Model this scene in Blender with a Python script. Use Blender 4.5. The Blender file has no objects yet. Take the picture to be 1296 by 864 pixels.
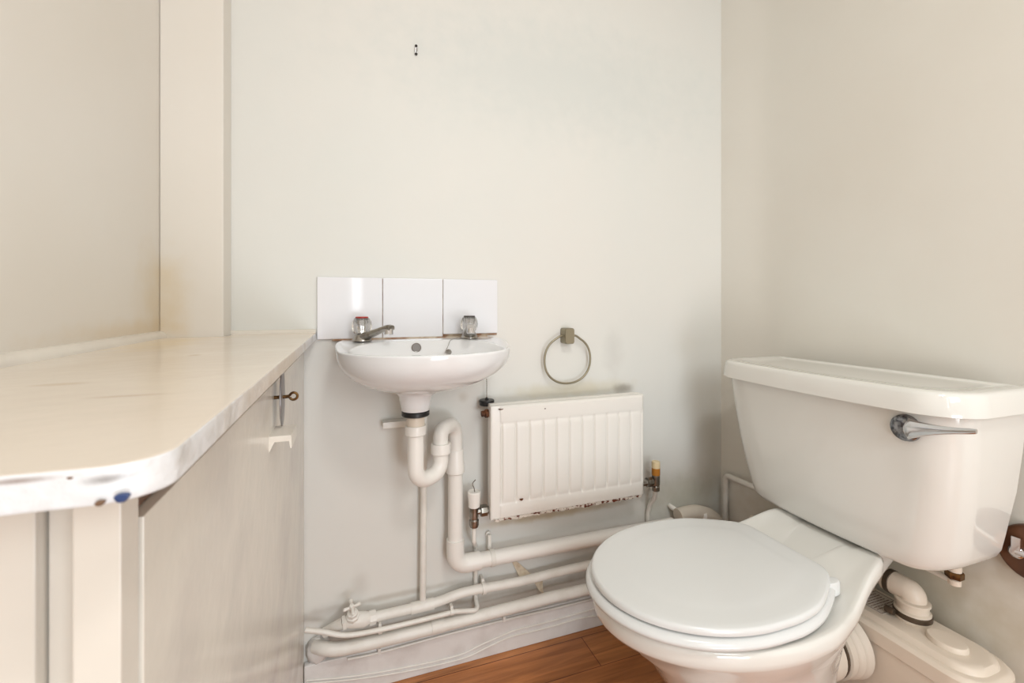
import bpy, bmesh, math, random
from mathutils import Vector, Matrix
C = bpy.context.scene
COL = C.collection
PI = math.pi
R = math.radians

# ------------------------------------------------------------------ camera, world, lights, exposure
FPX = 570.0; YAW = R(19.6); CAMH = 0.95; HORIZ = 384.0
cam_d = bpy.data.cameras.new('camera'); cam = bpy.data.objects.new('camera', cam_d); COL.objects.link(cam)
cam_d.sensor_width = 36.0; cam_d.lens = FPX / 1296 * 36
cam_d.shift_y = -(432 - HORIZ) / 1296
cam_d.clip_start = 0.01
cam.location = (0, 0, CAMH); cam.rotation_euler = (R(90), 0, -YAW)
cam_d.dof.use_dof = True; cam_d.dof.focus_distance = 1.05; cam_d.dof.aperture_fstop = 9.0
C.camera = cam
C.view_settings.view_transform = 'Standard'; C.view_settings.look = 'None'
C.view_settings.exposure = -0.03; C.view_settings.gamma = 1.0; C.view_settings.use_curve_mapping = False

wd = bpy.data.worlds.new('daylight'); C.world = wd; wd.use_nodes = True
bg = wd.node_tree.nodes['Background']; bg.inputs[0].default_value = (0.80, 0.88, 1.0, 1); bg.inputs[1].default_value = 1.0

def area(name, loc, rot, sx, sy, power, col):
    l = bpy.data.lights.new(name, 'AREA'); l.shape = 'RECTANGLE'; l.size = sx; l.size_y = sy
    l.energy = power; l.color = col
    o = bpy.data.objects.new(name, l); COL.objects.link(o); o.location = loc; o.rotation_euler = rot
    return o
WIN = (0.20, 0.80, 1.15, 2.05)          # added window opening in the unseen wall behind the camera: x0, x1, z0, z1
YF = -1.10                              # that wall
area('added_window_fill', ((WIN[0]+WIN[1])/2, YF+0.03, (WIN[2]+WIN[3])/2), (R(90), 0, 0), 0.56, 0.82, 10.5, (0.90, 0.97, 1.0))  # room fill at the added window
area('added_low_fill', ((WIN[0]+WIN[1])/2, YF+0.03, 0.40), (R(90), 0, 0), 0.56, 0.52, 10.5, (0.86, 0.94, 1.0))  # added cool fill for the lower wall, pipes and pan
area('added_slit_glint', (0.035, YF+0.03, 1.30), (R(90), 0, 0), 0.065, 0.80, 0.9, (0.95, 0.98, 1.0))  # added strip, reflected as the highlight on the left tile
LAMP = (0.40, -0.40, 2.30)
lp = bpy.data.lights.new('ceiling_bulb', 'AREA'); lp.shape = 'DISK'; lp.size = 0.30; lp.energy = 9.8; lp.color = (0.99, 0.98, 0.955)
lpo = bpy.data.objects.new('ceiling_bulb', lp); COL.objects.link(lpo); lpo.location = (LAMP[0], LAMP[1], 2.255)

sn, cs = math.sin(YAW), math.cos(YAW)
def ray(px, py):
    """direction of a photo pixel, unit depth"""
    a = (px - 648) / FPX
    return Vector((sn + a*cs, cs - a*sn, (HORIZ - py) / FPX))
def PY(px, py, Y):
    d = ray(px, py); k = Y / d.y
    return Vector((d.x*k, Y, CAMH + d.z*k))
def PX(px, py, X):
    d = ray(px, py); k = X / d.x
    return Vector((X, d.y*k, CAMH + d.z*k))

# ------------------------------------------------------------------ materials
def lin(c):
    return tuple(((v/255)/12.92 if v/255 <= .04045 else ((v/255+.055)/1.055)**2.4) for v in c) + (1,)
def mat(name, col, rough=0.5, metal=0.0, spec=0.5, coat=0.0, noise=None, bump=0.0, bscale=60.0, trans=0.0):
    m = bpy.data.materials.new(name); m.use_nodes = True
    nt = m.node_tree; b = nt.nodes['Principled BSDF']
    b.inputs['Roughness'].default_value = rough; b.inputs['Metallic'].default_value = metal
    b.inputs['Specular IOR Level'].default_value = spec; b.inputs['Coat Weight'].default_value = coat
    b.inputs['Coat Roughness'].default_value = 0.08
    b.inputs['Transmission Weight'].default_value = trans
    b.inputs['Base Color'].default_value = lin(col)
    tc = nt.nodes.new('ShaderNodeTexCoord'); m['tc'] = tc.name
    if noise:                       # noise = (second colour, scale, low, high)
        n = nt.nodes.new('ShaderNodeTexNoise'); n.inputs['Scale'].default_value = noise[1]; n.inputs['Detail'].default_value = 5
        r = nt.nodes.new('ShaderNodeValToRGB')
        r.color_ramp.elements[0].position = noise[2]; r.color_ramp.elements[1].position = noise[3]
        r.color_ramp.elements[0].color = lin(col); r.color_ramp.elements[1].color = lin(noise[0])
        nt.links.new(tc.outputs['Object'], n.inputs['Vector']); nt.links.new(n.outputs['Fac'], r.inputs['Fac'])
        nt.links.new(r.outputs['Color'], b.inputs['Base Color'])
    if bump:
        n2 = nt.nodes.new('ShaderNodeTexNoise'); n2.inputs['Scale'].default_value = bscale; n2.inputs['Detail'].default_value = 4
        bp = nt.nodes.new('ShaderNodeBump'); bp.inputs['Strength'].default_value = bump; bp.inputs['Distance'].default_value = 0.004
        nt.links.new(tc.outputs['Object'], n2.inputs['Vector']); nt.links.new(n2.outputs['Fac'], bp.inputs['Height'])
        nt.links.new(bp.outputs['Normal'], b.inputs['Normal'])
    return m
def stain_shade(m, blobs):
    """dirt, wear and a painted corner shade: ellipsoidal blobs in world metres (centre, radii, colour, strength), broken up by noise"""
    nt = m.node_tree; b = nt.nodes['Principled BSDF']; N = nt.nodes.new; L = nt.links.new
    geo = N('ShaderNodeNewGeometry')
    n = N('ShaderNodeTexNoise'); n.inputs['Scale'].default_value = 22; n.inputs['Detail'].default_value = 6
    L(geo.outputs['Position'], n.inputs['Vector'])
    inp = b.inputs['Base Color']
    for c, r, col, s in blobs:
        mp = N('ShaderNodeVectorMath'); mp.operation = 'SUBTRACT'; mp.inputs[1].default_value = c
        L(geo.outputs['Position'], mp.inputs[0])
        dv = N('ShaderNodeVectorMath'); dv.operation = 'DIVIDE'; dv.inputs[1].default_value = r
        L(mp.outputs[0], dv.inputs[0])
        ln = N('ShaderNodeVectorMath'); ln.operation = 'LENGTH'; L(dv.outputs[0], ln.inputs[0])
        ad = N('ShaderNodeMath'); ad.operation = 'MULTIPLY_ADD'; ad.inputs[1].default_value = 0.9; L(n.outputs['Fac'], ad.inputs[0]); L(ln.outputs['Value'], ad.inputs[2])
        mr = N('ShaderNodeMapRange'); mr.interpolation_type = 'SMOOTHSTEP'
        mr.inputs['From Min'].default_value = 0.5; mr.inputs['From Max'].default_value = 1.45
        mr.inputs['To Min'].default_value = s; mr.inputs['To Max'].default_value = 0
        L(ad.outputs[0], mr.inputs['Value'])
        mx = N('ShaderNodeMix'); mx.data_type = 'RGBA'; mx.inputs['B'].default_value = lin(col)
        L(mr.outputs['Result'], mx.inputs['Factor'])
        if inp.is_linked:
            src = inp.links[0].from_socket; L(src, mx.inputs['A'])
        else: mx.inputs['A'].default_value = inp.default_value
        L(mx.outputs['Result'], inp)
    return m

M = {}
M['wall'] = mat('cream wall paint', (226, 223, 217), 0.55, noise=((221, 221, 216), 1.6, .35, .65), bump=0.25, bscale=14)
M['wall_left'] = mat('warm wall paint', (228, 222, 214), 0.5, noise=((224, 217, 207), 2.0, .35, .65), bump=0.2, bscale=12)
M['wall_right'] = mat('magnolia wall paint', (225, 221, 212), 0.6, noise=((221, 216, 206), 2.2, .35, .65), bump=0.25, bscale=14)
M['ceiling'] = mat('white ceiling paint', (235, 233, 228), 0.8)
M['gloss'] = mat('aged gloss paint', (226, 219, 208), 0.22, noise=((214, 206, 196), 5, .4, .7), bump=0.15, bscale=25)
M['door'] = mat('cupboard gloss paint', (224, 217, 206), 0.2, noise=((206, 198, 190), 6, .45, .75), bump=0.25, bscale=20)
M['worktop'] = mat('worktop cream gloss', (226, 214, 200), 0.16, noise=((220, 207, 192), 7, .4, .75), bump=0.12, bscale=18)
M['white_edge'] = mat('chipped white edge paint', (226, 226, 228), 0.35, noise=((188, 182, 176), 30, .50, .72), bump=0.6, bscale=60)
M['skirting'] = mat('skirting paint', (230, 227, 224), 0.4, noise=((212, 206, 202), 14, .45, .75), bump=0.4, bscale=30)
M['pipe'] = mat('painted pipe', (235, 231, 224), 0.35, noise=((224, 218, 209), 25, .45, .8), bump=0.15, bscale=60)
M['plastic'] = mat('white plastic', (240, 236, 230), 0.28)
M['cream_plastic'] = mat('aged cream plastic', (222, 209, 193), 0.38)
M['ceramic'] = mat('white ceramic', (234, 234, 235), 0.07, coat=0.4)
M['pan'] = mat('toilet ceramic', (226, 224, 218), 0.08, coat=0.4)
M['seat'] = mat('toilet seat plastic', (222, 223, 222), 0.18)
M['tile'] = mat('white glazed tile', (236, 236, 240), 0.06, coat=0.3)
M['grout'] = mat('stained grout', (150, 112, 84), 0.8, noise=((205, 190, 170), 30, .4, .6))
M['radiator'] = mat('radiator enamel', (236, 232, 226), 0.32)
M['rust'] = mat('rusty metal', (120, 74, 44), 0.7, metal=0.3, noise=((70, 44, 30), 60, .4, .6), bump=0.5, bscale=150)
M['rust_paint'] = mat('flaking rust edge', (222, 214, 204), 0.5, noise=((104, 52, 34), 90, .50, .56), bump=0.5, bscale=120)
M['chrome'] = mat('chrome', (214, 214, 216), 0.12, metal=1.0)
M['dull_chrome'] = mat('worn chrome', (168, 164, 158), 0.28, metal=1.0, noise=((120, 112, 100), 60, .45, .7))
M['brass'] = mat('tarnished brass', (118, 88, 52), 0.4, metal=0.9, noise=((70, 50, 34), 70, .4, .65))
M['bronze'] = mat('brushed nickel', (150, 142, 122), 0.35, metal=0.9)
M['black'] = mat('black rubber', (26, 26, 27), 0.4)
M['dark'] = mat('dark gap filler', (40, 34, 30), 0.8)
M['rubber'] = mat('pale rubber', (208, 198, 184), 0.55)
M['band'] = mat('dark hose clip', (92, 78, 64), 0.4, metal=0.5)
M['acrylic'] = mat('clear acrylic', (250, 248, 244), 0.03, trans=0.92)
M['red'] = mat('red tap disc', (176, 44, 34), 0.35)
M['blue_mark'] = mat('dark tap disc', (70, 62, 58), 0.35)
M['amber'] = mat('yellowed plastic cap', (226, 205, 165), 0.4)
M['amber2'] = mat('amber stained plastic', (184, 120, 44), 0.4)
M['brown_wood'] = mat('brown varnished wood', (104, 66, 42), 0.35, noise=((78, 48, 32), 18, .4, .7))
M['paper'] = mat('peeled lining paper', (222, 208, 186), 0.8, noise=((176, 142, 104), 28, .45, .7))
M['sticker'] = mat('sticker', (210, 200, 188), 0.5)
M['print'] = mat('sticker print', (120, 96, 84), 0.6)
M['blue_chip'] = mat('blue paint chip', (42, 62, 108), 0.4)
M['brown_chip'] = mat('bare board chip', (112, 84, 62), 0.7)
M['steel'] = mat('grey steel plate', (158, 156, 158), 0.3, metal=0.8)
M['grey'] = mat('grey pewter', (120, 114, 110), 0.45, metal=0.4)
M['lever'] = mat('pitted chrome', (150, 150, 152), 0.2, metal=1.0, noise=((84, 84, 88), 130, .42, .62))
M['glass'] = mat('window glass', (255, 255, 255), 0.02, trans=1.0)
e = bpy.data.materials.new('lit diffuser'); e.use_nodes = True
eb = e.node_tree.nodes['Principled BSDF']; eb.inputs['Emission Color'].default_value = (1, .94, .85, 1); eb.inputs['Emission Strength'].default_value = 3.0
M['diffuser'] = e

def floor_mat():
    m = bpy.data.materials.new('wood laminate'); m.use_nodes = True
    nt = m.node_tree; N = nt.nodes.new; L = nt.links.new; b = nt.nodes['Principled BSDF']
    b.inputs['Roughness'].default_value = 0.33
    geo = N('ShaderNodeNewGeometry')
    mp = N('ShaderNodeMapping'); mp.inputs['Location'].default_value = (-0.018, 0.0455, 0); L(geo.outputs['Position'], mp.inputs['Vector'])
    br = N('ShaderNodeTexBrick'); br.inputs['Scale'].default_value = 1.0; br.inputs['Brick Width'].default_value = 0.95
    br.inputs['Row Height'].default_value = 0.108; br.inputs['Mortar Size'].default_value = 0.0012; br.inputs['Mortar Smooth'].default_value = 0.3
    br.offset = 0.37
    br.inputs['Color1'].default_value = lin((208, 142, 88)); br.inputs['Color2'].default_value = lin((182, 112, 62)); br.inputs['Mortar'].default_value = lin((110, 62, 36))
    L(mp.outputs[0], br.inputs['Vector'])
    m2 = N('ShaderNodeMapping'); m2.inputs['Scale'].default_value = (4, 55, 1); L(geo.outputs['Position'], m2.inputs['Vector'])
    n = N('ShaderNodeTexNoise'); n.inputs['Scale'].default_value = 1.0; n.inputs['Detail'].default_value = 7; n.inputs['Distortion'].default_value = 0.6
    L(m2.outputs[0], n.inputs['Vector'])
    rp = N('ShaderNodeValToRGB'); rp.color_ramp.elements[0].position = .3; rp.color_ramp.elements[1].position = .72
    rp.color_ramp.elements[0].color = (.50, .43, .36, 1); rp.color_ramp.elements[1].color = (1.15, 1.12, 1.1, 1)
    L(n.outputs['Fac'], rp.inputs['Fac'])
    mx = N('ShaderNodeMix'); mx.data_type = 'RGBA'; mx.blend_type = 'MULTIPLY'; mx.inputs['Factor'].default_value = 0.9
    L(br.outputs['Color'], mx.inputs['A']); L(rp.outputs['Color'], mx.inputs['B']); L(mx.outputs['Result'], b.inputs['Base Color'])
    bp = N('ShaderNodeBump'); bp.inputs['Strength'].default_value = .15; bp.inputs['Distance'].default_value = .002
    L(n.outputs['Fac'], bp.inputs['Height']); L(bp.outputs['Normal'], b.inputs['Normal'])
    return m
M['floor'] = floor_mat()

# ------------------------------------------------------------------ builders
def worldloc(o):
    v = Vector((0, 0, 0))
    while o: v += o.location; o = o.parent
    return v
def obj(name, bm, m, parent=None, sharp=38, base=None):
    """link a bmesh (built in world metres) as one mesh object"""
    bmesh.ops.remove_doubles(bm, verts=bm.verts, dist=1e-6)
    bmesh.ops.recalc_face_normals(bm, faces=bm.faces)
    for f in bm.faces: f.smooth = True
    for ed in bm.edges:
        if len(ed.link_faces) == 2 and ed.calc_face_angle(0) > R(sharp): ed.smooth = False
    if parent: off = worldloc(parent)
    elif base is not None: off = Vector(base)
    else:
        xs = [v.co for v in bm.verts]
        off = Vector(((min(c.x for c in xs)+max(c.x for c in xs))/2, (min(c.y for c in xs)+max(c.y for c in xs))/2, min(c.z for c in xs)))
    bmesh.ops.translate(bm, verts=bm.verts, vec=-off)
    me = bpy.data.meshes.new(name); bm.to_mesh(me); bm.free()
    for mm in (m if isinstance(m, (list, tuple)) else [m]): me.materials.append(mm)
    o = bpy.data.objects.new(name, me); COL.objects.link(o)
    wn = o.modifiers.new('face weighted normals', 'WEIGHTED_NORMAL'); wn.keep_sharp = True; wn.weight = 80
    if parent: o.parent = parent
    else: o.location = off
    return o
def tag(o, label, cat, group=None, kind=None):
    o['label'] = label; o['category'] = cat
    if group: o['group'] = group
    if kind: o['kind'] = kind
    return o
def thing(name, label, cat, loc, group=None):
    o = bpy.data.objects.new(name, None); o.empty_display_size = .03; COL.objects.link(o); o.location = loc
    return tag(o, label, cat, group)
def struct(name, bm, m, parent=None, label=None):
    o = obj(name, bm, m, parent)
    o['kind'] = 'structure'
    if label: o['label'] = label
    return o
def NB(): return bmesh.new()
def box(bm, a, b, bev=0.0, seg=2):
    a, b = Vector(a), Vector(b)
    r = bmesh.ops.create_cube(bm, size=1)
    vs = r['verts']
    for v in vs: v.co = Vector(((a.x+b.x)/2 + v.co.x*(b.x-a.x), (a.y+b.y)/2 + v.co.y*(b.y-a.y), (a.z+b.z)/2 + v.co.z*(b.z-a.z)))
    if bev:
        es = {e for v in vs for e in v.link_edges}
        bmesh.ops.bevel(bm, geom=list(es), offset=bev, segments=seg, affect='EDGES', profile=.5)
    return bm
def loft(bm, rings, cap0=True, cap1=True, closed=True):
    vr = [[bm.verts.new(p) for p in r] for r in rings]
    n = len(vr[0])
    for a, b in zip(vr, vr[1:]):
        for i in range(n if closed else n-1):
            j = (i+1) % n
            bm.faces.new((a[i], a[j], b[j], b[i]))
    if cap0: bm.faces.new(list(reversed(vr[0])))
    if cap1: bm.faces.new(vr[-1])
    return vr
def fillet(pts, rad, n=7):
    pts = [Vector(p) for p in pts]; out = [pts[0]]
    for i in range(1, len(pts)-1):
        p0, p, p1 = pts[i-1], pts[i], pts[i+1]
        a, b = (p0-p), (p1-p)
        ang = a.angle(b)
        if ang > PI-0.02: out.append(p); continue
        t = min(rad/math.tan(ang/2), a.length*.49, b.length*.49)
        rr = t*math.tan(ang/2)
        a.normalize(); b.normalize()
        c = p + (a+b).normalized()*(rr/math.sin(ang/2))
        s, e2 = p+a*t, p+b*t
        v0, v1 = s-c, e2-c; w = v0.angle(v1)
        for k in range(n+1):
            f = k/n
            out.append(c + (v0*math.sin((1-f)*w) + v1*math.sin(f*w))/math.sin(w) if w > 1e-4 else s.lerp(e2, f))
    out.append(pts[-1]); return out
def smooth(pts, n=6):
    pts = [Vector(p) for p in pts]; P = [pts[0]*2-pts[1]] + pts + [pts[-1]*2-pts[-2]]; out = []
    for i in range(1, len(P)-2):
        a, b, c, d = P[i-1:i+3]
        for k in range(n):
            t = k/n
            out.append(0.5*((2*b)+(c-a)*t+(2*a-5*b+4*c-d)*t*t+(3*b-a-3*c+d)*t**3))
    out.append(pts[-1]); return out
def tube(bm, pts, r, seg=16, caps=True):
    pts = [Vector(p) for p in pts]; n = len(pts)
    rs = r if isinstance(r, (list, tuple)) else [r]*n
    T = []
    for i in range(n):
        t = (pts[min(i+1, n-1)]-pts[max(i-1, 0)])
        T.append(t.normalized() if t.length > 1e-9 else Vector((0, 0, 1)))
    up = Vector((0, 0, 1)) if abs(T[0].z) < .9 else Vector((1, 0, 0))
    u = (up - T[0]*up.dot(T[0])).normalized(); rings = []
    for i in range(n):
        u = (u - T[i]*u.dot(T[i])).normalized(); w = T[i].cross(u)
        rings.append([pts[i] + (u*math.cos(2*PI*k/seg) + w*math.sin(2*PI*k/seg))*rs[i] for k in range(seg)])
    loft(bm, rings, caps, caps)
    return bm
def lathe(bm, prof, o, axis=(0, 0, 1), seg=24, cap0=True, cap1=True):
    """prof: (radius, height) pairs along axis from o"""
    o = Vector(o); ax = Vector(axis).normalized()
    up = Vector((0, 0, 1)) if abs(ax.z) < .9 else Vector((1, 0, 0))
    u = (up - ax*up.dot(ax)).normalized(); w = ax.cross(u)
    loft(bm, [[o + ax*h + (u*math.cos(2*PI*k/seg)+w*math.sin(2*PI*k/seg))*max(r, 1e-5) for k in range(seg)] for r, h in prof], cap0, cap1)
    return bm
def prism(bm, poly, z0, z1, bev=0):
    """poly in x,y; extruded in z"""
    r0 = [(x, y, z0) for x, y in poly]; r1 = [(x, y, z1) for x, y in poly]
    if bev:
        c = Vector((sum(p[0] for p in poly)/len(poly), sum(p[1] for p in poly)/len(poly)))
        def ins(d, z):
            out = []; n = len(poly)
            for i in range(n):
                a, p, b = Vector(poly[i-1]), Vector(poly[i]), Vector(poly[(i+1) % n])
                d1 = (p-a).normalized(); d2 = (b-p).normalized()
                n1 = Vector((-d1.y, d1.x)); n2 = Vector((-d2.y, d2.x)); m = n1+n2
                m = m/max(m.dot(n1), .3) if m.length > 1e-6 else n1
                q = p + m*d; out.append((q.x, q.y, z))
            return out
        loft(bm, [ins(bev, z0), ins(bev*.3, z0+bev*.3), ins(0, z0+bev), ins(0, z1-bev), ins(bev*.3, z1-bev*.3), ins(bev, z1)])
    else: loft(bm, [r0, r1])
    return bm

# ------------------------------------------------------------------ the setting
YB = 1.18; XL = -0.372; XR = 1.196; ZC = 2.35
stain_shade(M['wall'], [
    ((0.60, YB, 0.70), (0.30, .05, 0.035), (210, 200, 176), 0.7),      # yellowed band above the radiator
    ((0.78, YB, 0.692), (0.05, .05, 0.022), (140, 132, 122), 0.65),
    ((0.745, YB, 0.80), (0.05, .05, 0.10), (196, 193, 188), 0.4),
    ((0.02, YB, 0.255), (0.03, .05, 0.06), (200, 193, 185), 0.5),        # smudge above the stopcock
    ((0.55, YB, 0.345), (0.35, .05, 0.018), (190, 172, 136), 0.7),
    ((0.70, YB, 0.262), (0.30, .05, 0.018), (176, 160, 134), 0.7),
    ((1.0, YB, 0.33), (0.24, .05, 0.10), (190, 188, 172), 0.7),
    ((1.13, YB, 0.45), (0.05, .05, 0.32), (204, 202, 190), 0.35),  # corner shade painted into the wall colour
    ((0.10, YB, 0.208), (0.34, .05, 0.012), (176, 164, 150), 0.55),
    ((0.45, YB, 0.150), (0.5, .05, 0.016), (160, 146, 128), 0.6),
    ((0.28, YB, 0.70), (0.02, .05, 0.02), (196, 188, 176), 0.5),
    ((-0.05, YB, 0.20), (0.10, .05, 0.03), (190, 184, 178), 0.6),
    ((0.55, YB, 1.6), (0.75, .05, 0.25), (212, 214, 210), 0.8),
])
stain_shade(M['wall_left'], [((XL, 1.10, 0.95), (.06, .13, 0.16), (214, 194, 158), 0.4), ((XL, 1.0, 0.90), (.06, .4, 0.03), (212, 190, 156), 0.5),
                       ((XL+.03, 1.10, 0.93), (.05, .05, 0.18), (216, 196, 162), 0.35)])
stain_shade(M['wall_right'], [((XR, 0.75, 0.32), (.08, .5, .22), (176, 160, 126), 0.55)])
bm = NB(); box(bm, (XL-.1, YF-.1, -.06), (XR+.1, YB+.1, 0)); struct('floor', bm, M['floor'])
bm = NB(); box(bm, (XL-.1, YF-.1, ZC), (XR+.1, YB+.1, ZC+.06)); struct('ceiling', bm, M['ceiling'])
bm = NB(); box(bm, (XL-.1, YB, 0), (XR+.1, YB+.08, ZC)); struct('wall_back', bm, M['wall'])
bm = NB(); box(bm, (XL-.1, YF-.1, 0), (XL, YB, ZC)); struct('wall_left', bm, M['wall_left'])
# right wall: meets the back wall at a slightly splayed plaster corner
prof = [(1.160, YB), (1.1615, 1.172), (1.172, 1.13), (1.1835, 1.085), (1.1895, 1.055), (1.1935, 1.025), (1.1955, .99), (XR, .95), (XR, YF-.1)]
bm = NB(); prism(bm, prof + [(XR+.1, YF-.1), (XR+.1, YB)], 0, ZC); 
for f_ in bm.faces: f_.material_index = 0
struct('wall_right', bm, [M['wall_right'], M['wall']])
# unseen wall behind the camera, with openings added for fill light
bm = NB()
box(bm, (XL, YF-.1, 0), (0, YF, ZC)); box(bm, (.07, YF-.1, 0), (WIN[0], YF, ZC)); box(bm, (WIN[1], YF-.1, 0), (XR, YF, ZC))
box(bm, (0, YF-.1, 0), (.07, YF, .89)); box(bm, (0, YF-.1, 1.71), (.07, YF, ZC))
box(bm, (WIN[0], YF-.1, 0), (WIN[1], YF, .12)); box(bm, (WIN[0], YF-.1, .68), (WIN[1], YF, WIN[2])); box(bm, (WIN[0], YF-.1, WIN[3]), (WIN[1], YF, ZC))
struct('wall_front', bm, M['wall_left'])
bm = NB(); f = .035
for a, b in (((WIN[0], WIN[2]), (WIN[0]+f, WIN[3])), ((WIN[1]-f, WIN[2]), (WIN[1], WIN[3])), ((WIN[0]+f, WIN[2]), (WIN[1]-f, WIN[2]+f)), ((WIN[0]+f, WIN[3]-f), (WIN[1]-f, WIN[3])), ((WIN[0]+f, 1.585), (WIN[1]-f, 1.615))):
    box(bm, (a[0], YF-.07, a[1]), (b[0], YF-.02, b[1]), .004)
wf = struct('added_window_1', bm, M['gloss'])  # window added to light the room, out of view
bm = NB(); box(bm, (WIN[0]+f, YF-.05, WIN[2]+f), (WIN[1]-f, YF-.046, WIN[3]-f)); obj('glazing', bm, M['glass'], wf)
bm = NB()
for a, b in (((0, .89), (.004, 1.71)), ((.066, .89), (.07, 1.71)), ((.004, .89), (.066, .894)), ((.004, 1.706), (.066, 1.71))): box(bm, (a[0], YF-.07, a[1]), (b[0], YF-.02, b[1]))
wf2 = struct('added_window_2', bm, M['gloss'])  # slit added for its reflection in the left tile
bm = NB(); box(bm, (.004, YF-.05, .894), (.066, YF-.046, 1.706)); obj('glazing', bm, M['glass'], wf2)
bm = NB()
for a, b in (((WIN[0], .12), (WIN[0]+f, .68)), ((WIN[1]-f, .12), (WIN[1], .68)), ((WIN[0]+f, .12), (WIN[1]-f, .12+f)), ((WIN[0]+f, .68-f), (WIN[1]-f, .68))): box(bm, (a[0], YF-.07, a[1]), (b[0], YF-.02, b[1]), .004)
wf3 = struct('added_window_3', bm, M['gloss'])  # low pane added to brighten the lower room
bm = NB(); box(bm, (WIN[0]+f, YF-.05, .12+f), (WIN[1]-f, YF-.046, .68-f)); obj('glazing', bm, M['glass'], wf3)
# boxed-in riser in the left corner
bm = NB(); box(bm, (XL, 1.113, 0), (-0.2575, YB, ZC), .004); struct('trim_1', bm, M['wall_left'])
# quarter-round beads along the worktop
def bead(bm, p0, p1, inward, r=.012):
    p0, p1, inw = Vector(p0), Vector(p1), Vector(inward)
    sec = [(0, 0), (0, r)] + [(r*math.sin(a), r*math.cos(a)) for a in [PI/2*k/6 for k in range(1, 7)]]
    loft(bm, [[p + inw*a + Vector((0, 0, b)) for a, b in sec] for p in (p0, p1)])
ZT = 0.88
bm = NB(); bead(bm, (XL, .26, ZT), (XL, 1.113, ZT), (1, 0, 0), .014); struct('trim_2', bm, M['gloss'])
bm = NB(); bead(bm, (-.2575, YB, ZT), (-.081, YB, ZT), (0, -1, 0), .009); struct('trim_3', bm, M['gloss'])
# baseboard on the back wall
bm = NB(); box(bm, (-.106, 1.162, 0), (1.158, YB, .096), .004); struct('baseboard_back', bm, M['skirting'])

# ------------------------------------------------------------------ toilet
XW = 1.170; VC = 0.712        # wall side and centre line of the toilet
toilet = thing('toilet', 'white close-coupled toilet with closed lid and chrome flush lever against right wall', 'toilet', (0.78, VC, 0))
def interp(ctrl, u):
    if u <= ctrl[0][0]: return ctrl[0][1]
    if u >= ctrl[-1][0]: return ctrl[-1][1]
    for i in range(len(ctrl)-1):
        (a, wa), (b, wb) = ctrl[i], ctrl[i+1]
        if a <= u <= b:
            t = (u-a)/(b-a)
            ma = (wb-wa)/(b-a) if i == 0 else (wb-ctrl[i-1][1])/(b-ctrl[i-1][0])
            mb = (wb-wa)/(b-a) if i == len(ctrl)-2 else (ctrl[i+2][1]-wa)/(ctrl[i+2][0]-a)
            h = b-a
            return (2*t**3-3*t*t+1)*wa + (t**3-2*t*t+t)*h*ma + (-2*t**3+3*t*t)*wb + (t**3-t*t)*h*mb
def outline(ub, uf, ctrl, u0, n=44, rb=.03, inset=0.0, ex=2.0):
    """closed outline in (u, v): u from the wall outward; half-widths from ctrl, elliptical beyond u0, back corners rounded rb"""
    side = []
    for k in range(n+1):
        u = ub + (uf-ub)*(1-math.cos(PI*k/n))/2
        w = interp(ctrl, min(u, u0))
        if u > u0: w *= max(0, 1-((u-u0)/(uf-u0))**ex)**(1/ex)
        if rb and u < ub+rb: w -= rb*(1-math.sqrt(max(0, 1-((ub+rb-u)/rb)**2)))
        side.append((u, max(w, 0.0005)))
    poly = [(u, w) for u, w in side] + [(u, -w) for u, w in reversed(side)]
    if inset:
        q = []; m = len(poly)
        for i in range(m):
            a, p, b = Vector(poly[i-1]), Vector(poly[i]), Vector(poly[(i+1) % m])
            d = (b-a); d = d.normalized() if d.length > 1e-9 else Vector((1, 0))
            nn = Vector((d.y, -d.x)); c = p + nn*inset
            if p.y > 0 and c.y < 0: c.y = 0.0003
            if p.y < 0 and c.y > 0: c.y = -0.0003
            q.append((c.x, c.y))
        poly = q
    return poly
def ring(poly, z):
    return [Vector((XW-u, VC+v, z(u) if callable(z) else z)) for u, v in poly]
def sstep(a, b, x):
    t = min(1, max(0, (x-a)/(b-a))); return t*t*(3-2*t)
top_c = [(.0, .085), (.155, .086), (.168, .112), (.182, .122), (.24, .136), (.28, .148), (.33, .164), (.40, .184), (.47, .190)]
def ztop(u): return .400 + .046*sstep(.34, .17, u)
def top(ins, dz, k=1.0):
    return ring([(.42+(u-.42)*k, v*k) for u, v in outline(.02, .744, top_c, .46, n=60, inset=ins)], lambda u: ztop(u)+dz)
mid_c = [(.05, .070), (.16, .074), (.22, .090), (.29, .130), (.38, .165), (.46, .168)]
low_c = [(.10, .070), (.24, .085), (.36, .125), (.44, .128)]
ped_c = [(.12, .085), (.24, .090), (.34, .100), (.40, .100)]
bm = NB()
O = lambda *a, **k: outline(*a, n=60, **k)
rings = [ring(O(.25, .57, ped_c, .40), 0), ring(O(.25, .565, ped_c, .40), .02), ring(O(.26, .540, ped_c, .38), .05),
         ring(O(.26, .540, ped_c, .38), .14), ring(O(.25, .60, low_c, .42), .22),
         ring([(u, v*.87) for u, v in O(.22, .645, mid_c, .44)], .285), ring([(u, v*.97) for u, v in O(.16, .690, mid_c, .45)], .325),
         ring(O(.04, .720, top_c, .46, inset=.010), lambda u: .352 + .046*sstep(.34, .17, u)),
         top(.005, -.034), top(.001, -.028), top(0, -.020), top(0, -.009), top(.0025, -.003), top(.006, 0), top(.006, -.0008, .96), top(.006, -.003, .90), top(.006, -.005, .84), top(.006, -.005, .77), top(.006, -.005, .70), top(.006, -.005, .6), top(.006, -.005, .4)]
loft(bm, rings)
pan = obj('pan', bm, M['pan'], toilet, sharp=60)
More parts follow.
